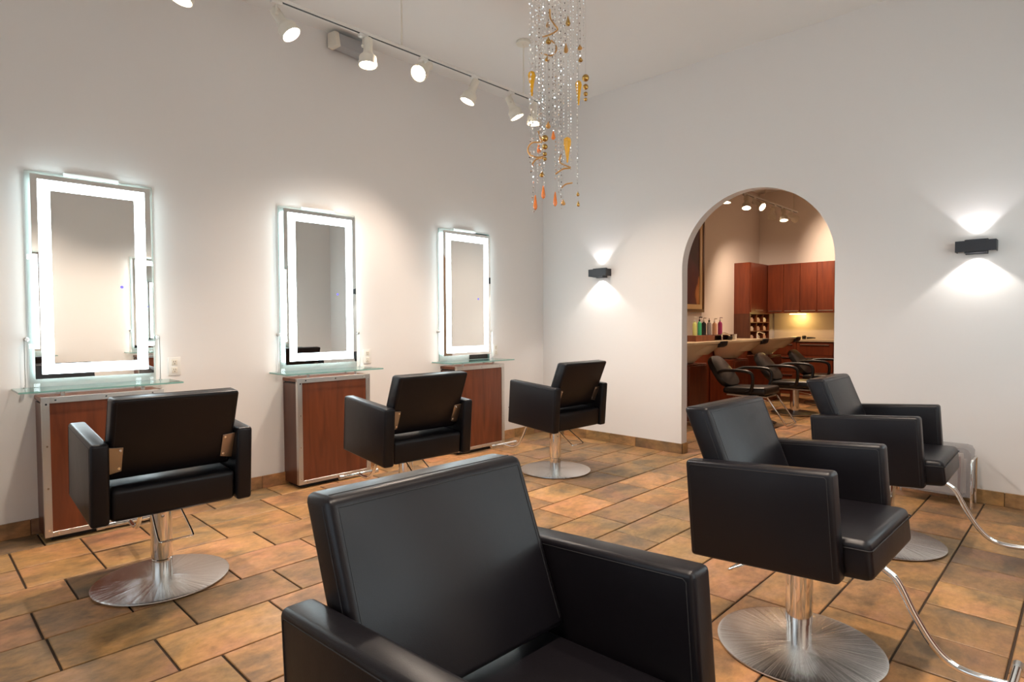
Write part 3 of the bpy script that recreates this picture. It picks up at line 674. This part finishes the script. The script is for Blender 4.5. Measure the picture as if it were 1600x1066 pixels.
# wall counter behind the shampoo bowls
wc = thing('wall_counter', 'cherry wood counter running behind the shampoo bowls', 'counter', (0, 0, 0))
MB().box(0, .50, 1.3, 4.86, .0, .90).build('carcass', MT['cherry2'], wc, 0)
MB().box(0, .52, 1.28, 4.86, .90, .935, .003, 1).build('worktop', MT['counter'], wc, 0)
def shampoo_unit(y, lab1, lab2, first=[None]):
    if first[0] is None:
        t = thing('shampoo_bowl', lab1, 'basin')
        # cream tilting bowl: rim loop lofted to a smaller foot
        n = 32; mb = MB(); rings = []
        def ring(cx, ax, ay, z, dz):  # superellipse, tip towards +x is higher and narrower
            out = []
            for i in range(n):
                a = 2*pi*i/n; c_, s_ = cos(a), sin(a); ex = .62
                x = ax*math.copysign(abs(c_)**ex, c_); yv = ay*math.copysign(abs(s_)**ex, s_)*(1-.18*max(0, c_))
                out.append((cx+x, yv, z+dz*(x/ax)))
            return out
        for args in ((.66, .13, .11, .70, .0), (.70, .20, .16, .77, .03), (.80, .31, .23, .895, .035), (.845, .352, .25, .925, .035), (.845, .355, .252, .95, .034), (.845, .335, .235, .952, .034), (.83, .29, .20, .90, .02), (.78, .20, .14, .80, .01)): rings.append(ring(*args))
        vs = [v for r in rings for v in r]; fs = []
        for k in range(len(rings)-1):
            for i in range(n): j = (i+1) % n; fs.append([k*n+i, k*n+j, (k+1)*n+j, (k+1)*n+i])
        fs.append([(len(rings)-1)*n+i for i in range(n)]); fs.append(list(range(n))[::-1])
        mb.add(vs, fs).build('bowl', MT['porcelain'], t)
        MB().hexa([(1.15, -.09, .90), (1.20, -.09, .925), (1.20, .09, .925), (1.15, .09, .90), (1.165, -.09, .965), (1.215, -.09, .985), (1.215, .09, .985), (1.165, .09, .965)], .012, 3).build('neck_rest', MT['black'], t)
        MB().tube(bez([(.56, .05, .95), (.56, .05, 1.03), (.60, .05, 1.05), (.68, .04, 1.02)], 5), .010, 10).build('faucet', MT['chrome'], t)
        MB().tube(bez([(.62, .235, .88), (.70, .29, .80), (.66, .27, .705)], 5), .008, 8).build('hose', MT['chrome'], t)
        p = thing('basin_pedestal', lab2, 'cabinet')
        MB().box(.52, .86, -.24, .24, 0, .69, .004, 1).build('carcass', MT['cherry2'], p, 0)
        MB().box(.86, .872, -.225, .225, .08, .67, .003, 1).build('door', MT['cherry2'], p, 0)
        first[0] = (t, p)
    else:
        t, p = dup(first[0][0], lab1), dup(first[0][1], lab2)
    for o, g in ((t, 'cream shampoo bowls'), (p, 'pedestals under the shampoo bowls')): o.location = (0, y, 0); o['group'] = g
def shampoo_chair(lab, x, y, first=[None]):
    if first[0] is None:
        t = thing('shampoo_chair', lab, 'chair'); V = MT['vinyl']
        MB().lathe([(0, 0), (.27, 0), (.28, .008), (.275, .022), (.12, .034), (0, .036)], 48).build('base_disc', MT['black'], t)
        MB().lathe([(.272, .010), (.283, .010), (.283, .018), (.272, .018)], 48).build('base_rim', MT['chrome'], t)
        MB().lathe([(0, .03), (.055, .03), (.055, .33), (0, .33)], 24).build('post', MT['chrome'], t)
        b = MB().box(-.22, .24, -.18, .18, .33, .35, .003, 1); b.build('seat_frame', MT['satin'], t)
        MB().hexa([(-.25, -.235, .355), (.26, -.225, .36), (.26, .225, .36), (-.25, .235, .355), (-.25, -.235, .43), (.255, -.225, .455), (.255, .225, .455), (-.25, .235, .43)], .03, 4).build('seat', V, t)
        # reclined oval back pad
        n = 28; rings = []
        for k, (w, o) in enumerate(((.72, -.045), (.95, -.035), (1.0, 0), (.95, .03), (.7, .045))):
            rg = []
            for i in range(n):
                a = 2*pi*i/n; u = .225*w*math.copysign(abs(cos(a))**.6, cos(a)); v = .225*w*math.copysign(abs(sin(a))**.75, sin(a))
                q = Vector((0, u*(1-.18*(v/.26)), v)); th = radians(-37)
                rg.append((-.350+q.z*sin(th)+o*cos(th), q.y, .60+q.z*cos(th)-o*sin(th)))
            rings.append(rg)
        vs = [v for r in rings for v in r]; fs = [list(range(n))[::-1], [4*n+i for i in range(n)]]
        for k in range(4):
            for i in range(n): j = (i+1) % n; fs.append([k*n+i, k*n+j, (k+1)*n+j, (k+1)*n+i])
        MB().add(vs, fs).build('backrest', V, t, 50)
        for s in (1, -1):
            MB().tube(bez([(-.30, s*.25, .60), (-.20, s*.285, .635), (.02, s*.29, .64), (.12, s*.285, .61), (.135, s*.28, .52), (.10, s*.25, .41), (.03, s*.22, .385)], 5), .019, 12).build('armrest', MT['black'], t)
        MB().tube([(.16, -.15, .345), (.25, -.15, .335), (.455, -.15, .045), (.47, -.14, .028), (.47, .14, .028), (.455, .15, .045), (.25, .15, .335), (.16, .15, .345)], .0095, 10).build('footrest', MT['chrome'], t)
        MB().tube([(-.05, .06, .30), (.15, .2, .24), (.15, .30, .24), (.10, .32, .25)], .006, 8).build('pump_lever', MT['chrome'], t)
        first[0] = t
    else: t = dup(first[0], lab)
    t['group'] = 'black shampoo chairs'; t.location = (x, y, 0)
for y, n1 in ((1.93, 'nearest the arch edge'), (3.20, 'in the middle of the row'), (4.45, 'farthest, by the tall cabinet')):
    shampoo_unit(y, 'cream shampoo bowl '+n1, 'cherry wood pedestal under the shampoo bowl '+n1)
for y, x, n1 in ((2.12, 1.45, 'with chrome foot loop, nearest the arch'), (3.20, 1.58, 'in the middle, round base in view'), (4.45, 1.58, 'farthest back, cut by the arch edge')):
    shampoo_chair('black shampoo chair beyond the arch '+n1, x, y)

# product tray and bottles on the counter
def cz(px, py, z): p = on(2, z, px, py); return p
tr0 = on(0, .30, 1077, 537); tr1 = on(0, .30, 1134, 535)
ty0, ty1 = tr0.y, tr1.y
pt = thing('product_tray', 'cherry wood product riser on the counter, holding pump bottles', 'riser', (.30, (ty0+ty1)/2, .935))
hw = (ty1-ty0)/2
MB().box(-.10, .10, -hw, .0, 0, .085, .003, 1).build('box', MT['cherry'], pt, 0)
b = MB().box(-.10, .10, .0, hw, .075, .085).box(-.10, .10, hw-.012, hw, 0, .075).box(-.10, -.088, 0, hw-.012, 0, .075)
b.build('open_compartment', MT['cherry_d'], pt, 0)
def bottle(px, col, h, r, lab, pump, pcol):
    y = on(0, .30, px, 520).y; base = .935+.085
    t = thing('pump_bottle', lab, 'bottle', (.30, y, base), group='pump bottles on the riser')
    mt = plain('bottle_'+str(px), col, .25)
    MB().lathe([(0, 0), (r, 0), (r, .005), (r, h*.78), (r*.8, h*.9), (r*.35, h*.96), (r*.35, h), (0, h)], 18).build('body', mt, t)
    pm = plain('pump_'+str(px), pcol, .4)
    MB().lathe([(0, h), (r*.42, h), (r*.42, h+.02), (r*.14, h+.024), (r*.14, h+.05), (0, h+.05)], 12).build('collar', pm, t)
    if pump: MB().tube([(0, 0, h+.05), (.0, -.004, h+.056), (.045, -.006, h+.052)], .007, 8).build('nozzle', pm, t)
for a in ((1085.5, (.55, .60, .20), .20, .030, 'yellow-green pump bottle at the left end of the riser', True, (.75, .72, .66)),
          (1093, (.05, .42, .20), .205, .029, 'green pump bottle with black pump on the riser', True, (.02, .02, .02)),
          (1099.5, (.012, .014, .016), .195, .036, 'black bottle between the green and grey bottles', True, (.5, .42, .38)),
          (1108, (.34, .31, .32), .195, .034, 'grey bottle with black cap in the middle of the riser', False, (.02, .02, .02)),
          (1116.5, (.75, .42, .26), .185, .036, 'peach coloured pump bottle on the riser', True, (.78, .72, .66)),
          (1125, (.48, .05, .22), .20, .033, 'magenta pump bottle at the right end of the riser', True, (.70, .55, .66))): bottle(*a)
cy = on(0, .4, 1147, 526).y
cu = MB().lathe([(0, 0), (.036, 0), (.04, .085), (.036, .085), (.033, .01), (0, .01)], 20); tag(cu.build('cup', MT['white'], None, loc=(.40, cy, .935)), 'small white cup on the counter left of the tall cabinet', 'cup')
db = MB().lathe([(0, 0), (.03, 0), (.045, .02), (.046, .05), (.03, .06), (0, .06)], 20); tag(db.build('dark_bowl', MT['black'], None, loc=(.40, cy-.16, .935)), 'small dark bowl on the counter beside the white cup', 'bowl')

# tall corner cabinet and wall cabinets
YC = 4.90; YU = 5.60
tc = thing('tall_cabinet', 'tall cherry corner cabinet with open cubbies beyond the arch', 'cabinet', (0, 0, 0))
MB().box(0, .27, YC, BY, 1.345, 2.20, .002, 1).build('upper_body', MT['cherry2'], tc, 0)
MB().box(0, .268, YC, YC+.02, 0, 1.345).build('side_panel', MT['cherry_d'], tc, 0)
MB().box(0, .25, YC+.02, BY, .0, .90).build('lower_body', MT['cherry2'], tc, 0)
d = MB().box(.27, .286, YC+.015, YU-.005, 1.37, 2.19, .002, 1).build('door', MT['cherry2'], tc, 0)
MB().box(.286, .296, YC+.18, YC+.5, 1.40, 1.412, .002, 1).build('handle', MT['satin'], d, 0)
CY0, CY1, CZ0, CZ1 = YC+.02, YU+.12, .905, 1.345
ny, nz = 3, 3
for i in range(ny+1):
    yy = CY0+(CY1-CY0)*i/ny; MB().box(.02, .275, yy-.006, yy+.006, CZ0, CZ1).build('divider', MT['cherry'], tc, 0)
for k in range(nz+1):
    zz = CZ0+(CZ1-CZ0)*k/nz; MB().box(.02, .276, CY0, CY1, zz-.006, zz+.006).build('shelf_board', MT['cherry'], tc, 0)
MB().box(0, .02, CY0, BY, .90, 1.345).build('back_board', MT['dark'], tc, 0)
names = ['bottom row', 'middle row', 'top row']; cn = ['near column', 'middle column', 'far column']
for i in range(ny):
    for k in range(nz):
        y0 = CY0+(CY1-CY0)*i/ny+.02; z0 = CZ0+(CZ1-CZ0)*k/nz+.0062
        cm = plain('carton_%d%d' % (i, k), ((.62, .42, .38), (.70, .62, .55), (.55, .33, .30))[(i+k) % 3], .5)
        c = MB().box(.12, .26, y0, y0+.14, z0, z0+.055, .002, 1).box(.14, .255, y0+.01, y0+.12, z0+.0552, z0+.075, .002, 1)
        tag(c.build('carton', cm, None, 0), 'small product carton in the cubby, %s, %s' % (names[k], cn[i]), 'carton', 'cartons in the cubbies')
x = .29; dw = .268
wn = ['next to the corner cabinet', 'second from the corner', 'third from the corner', 'fourth from the corner, at the arch edge', 'fifth from the corner, behind the arch wall', 'sixth from the corner, behind the arch wall', 'seventh from the corner, behind the arch wall']
for i in range(5):
    a = x+i*dw
    t = thing('wall_cabinet', 'red cherry wall cabinet beyond the arch, '+wn[i], 'cabinet', (a, 0, 0), group='wall cabinets in the shampoo room')
    MB().box(.0, dw-.001, YU+.018, BY, 1.355, 2.195).build('body', MT['cherry2'], t, 0)
    d = MB().box(.002, dw-.003, YU, YU+.018, 1.357, 2.193, .0015, 1).build('door', MT['cherry2'], t, 0)
    MB().box(.02, dw-.02, YU-.012, YU-.002, 1.385, 1.397, .002, 1).build('handle', MT['satin'], d, 0)
bs = MB().box(.28, R2X, BY-.012, BY, .915, 1.355); struct(bs.build('trim_1', MT['splash'], smooth=0))
YB = 5.36
wt = tag(MB().box(.30, 3.2, YB-.02, BY-.012, .88, .915, .003, 1).build('worktop', MT['counter'], smooth=0), 'long worktop along the rear wall under the wall cabinets', 'worktop')
for i in range(4):
    a = .30+i*.56
    t = thing('base_cabinet', 'red cherry base cabinet with drawers, '+['nearest the corner', 'second from the corner', 'third from the corner', 'fourth from the corner'][i], 'cabinet', (a, 0, 0), group='base cabinets along the rear wall')
    MB().box(0, .559, YB+.018, BY-.02, .0, .879).build('body', MT['cherry2'], t, 0)
    for z0, z1 in ((.66, .872), (.37, .652), (.08, .362)):
        d = MB().box(.004, .555, YB, YB+.018, z0, z1, .0015, 1).build('drawer', MT['cherry2'], t, 0)
        MB().box(.06, .50, YB-.016, YB-.004, z1-.05, z1-.036, .002, 1).build('handle', MT['satin'], d, 0)
# puck light under the wall cabinets
pk = thing('puck_light', 'yellow puck light glowing under the wall cabinets', 'light', (.74, YU+.17, 1.355))
MB().lathe([(0, -.014), (.05, -.014), (.06, -.010), (.06, 0), (0, 0)], 24).build('housing', MT['satin'], pk)
MB().box(-.12, .12, -.05, .05, -.022, -.014, .003, 1).build('diffuser', MT['puck'], pk, 0)
l = bpy.data.lights.new('puck_beam', 'POINT'); l.energy = 2.6; l.color = (1, .68, .22); l.shadow_soft_size = .03
lo = bpy.data.objects.new('puck_beam', l); COL.objects.link(lo); lo.parent = pk; lo.location = (0, .02, -.06)
# small things on the worktop
q = on(1, 5.6, 1258, 528)
for k, (dx, lab) in enumerate(((0, 'small dark comb holder on the far worktop'), (.09, 'small dark brush lying on the far worktop'))):
    b = MB().lathe([(0, 0), (.03, 0), (.034, .05), (.02, .06), (0, .06)], 14) if k == 0 else MB().tube([(-.05, 0, .02), (.02, .02, .022), (.08, .03, .02)], [.018, .014, .008], 10)
    tag(b.build(('comb_holder', 'hair_brush')[k], MT['black'], None, loc=(q.x+dx, 5.55, .916)), lab, ('holder', 'brush')[k])
# track lights beyond the arch
T2X, T2Z = 1.02, 2.92
rail('track_rail', 'track light rail with spotlights in the room beyond the arch', T2X, 1.9, 4.85, T2Z, (2.5, 3.6, 4.7))
for i, (y, aim) in enumerate(((2.30, (.0, -.1, -1)), (2.90, (.1, -.3, -.9)), (3.22, (.8, -.2, -.55)), (3.95, (-.25, .5, -.7)), (4.22, (.1, -.2, -.95)), (4.62, (.55, .9, -.45)))):
    head(T2X, y, T2Z, aim, 'spotlight beyond the arch, '+('first from the left', 'second from the left', 'third from the left', 'fourth from the left', 'fifth from the left', 'rightmost on the rail')[i], 'spotlights beyond the arch', 100, 'bulb', (1.0, .75, .55), 105)
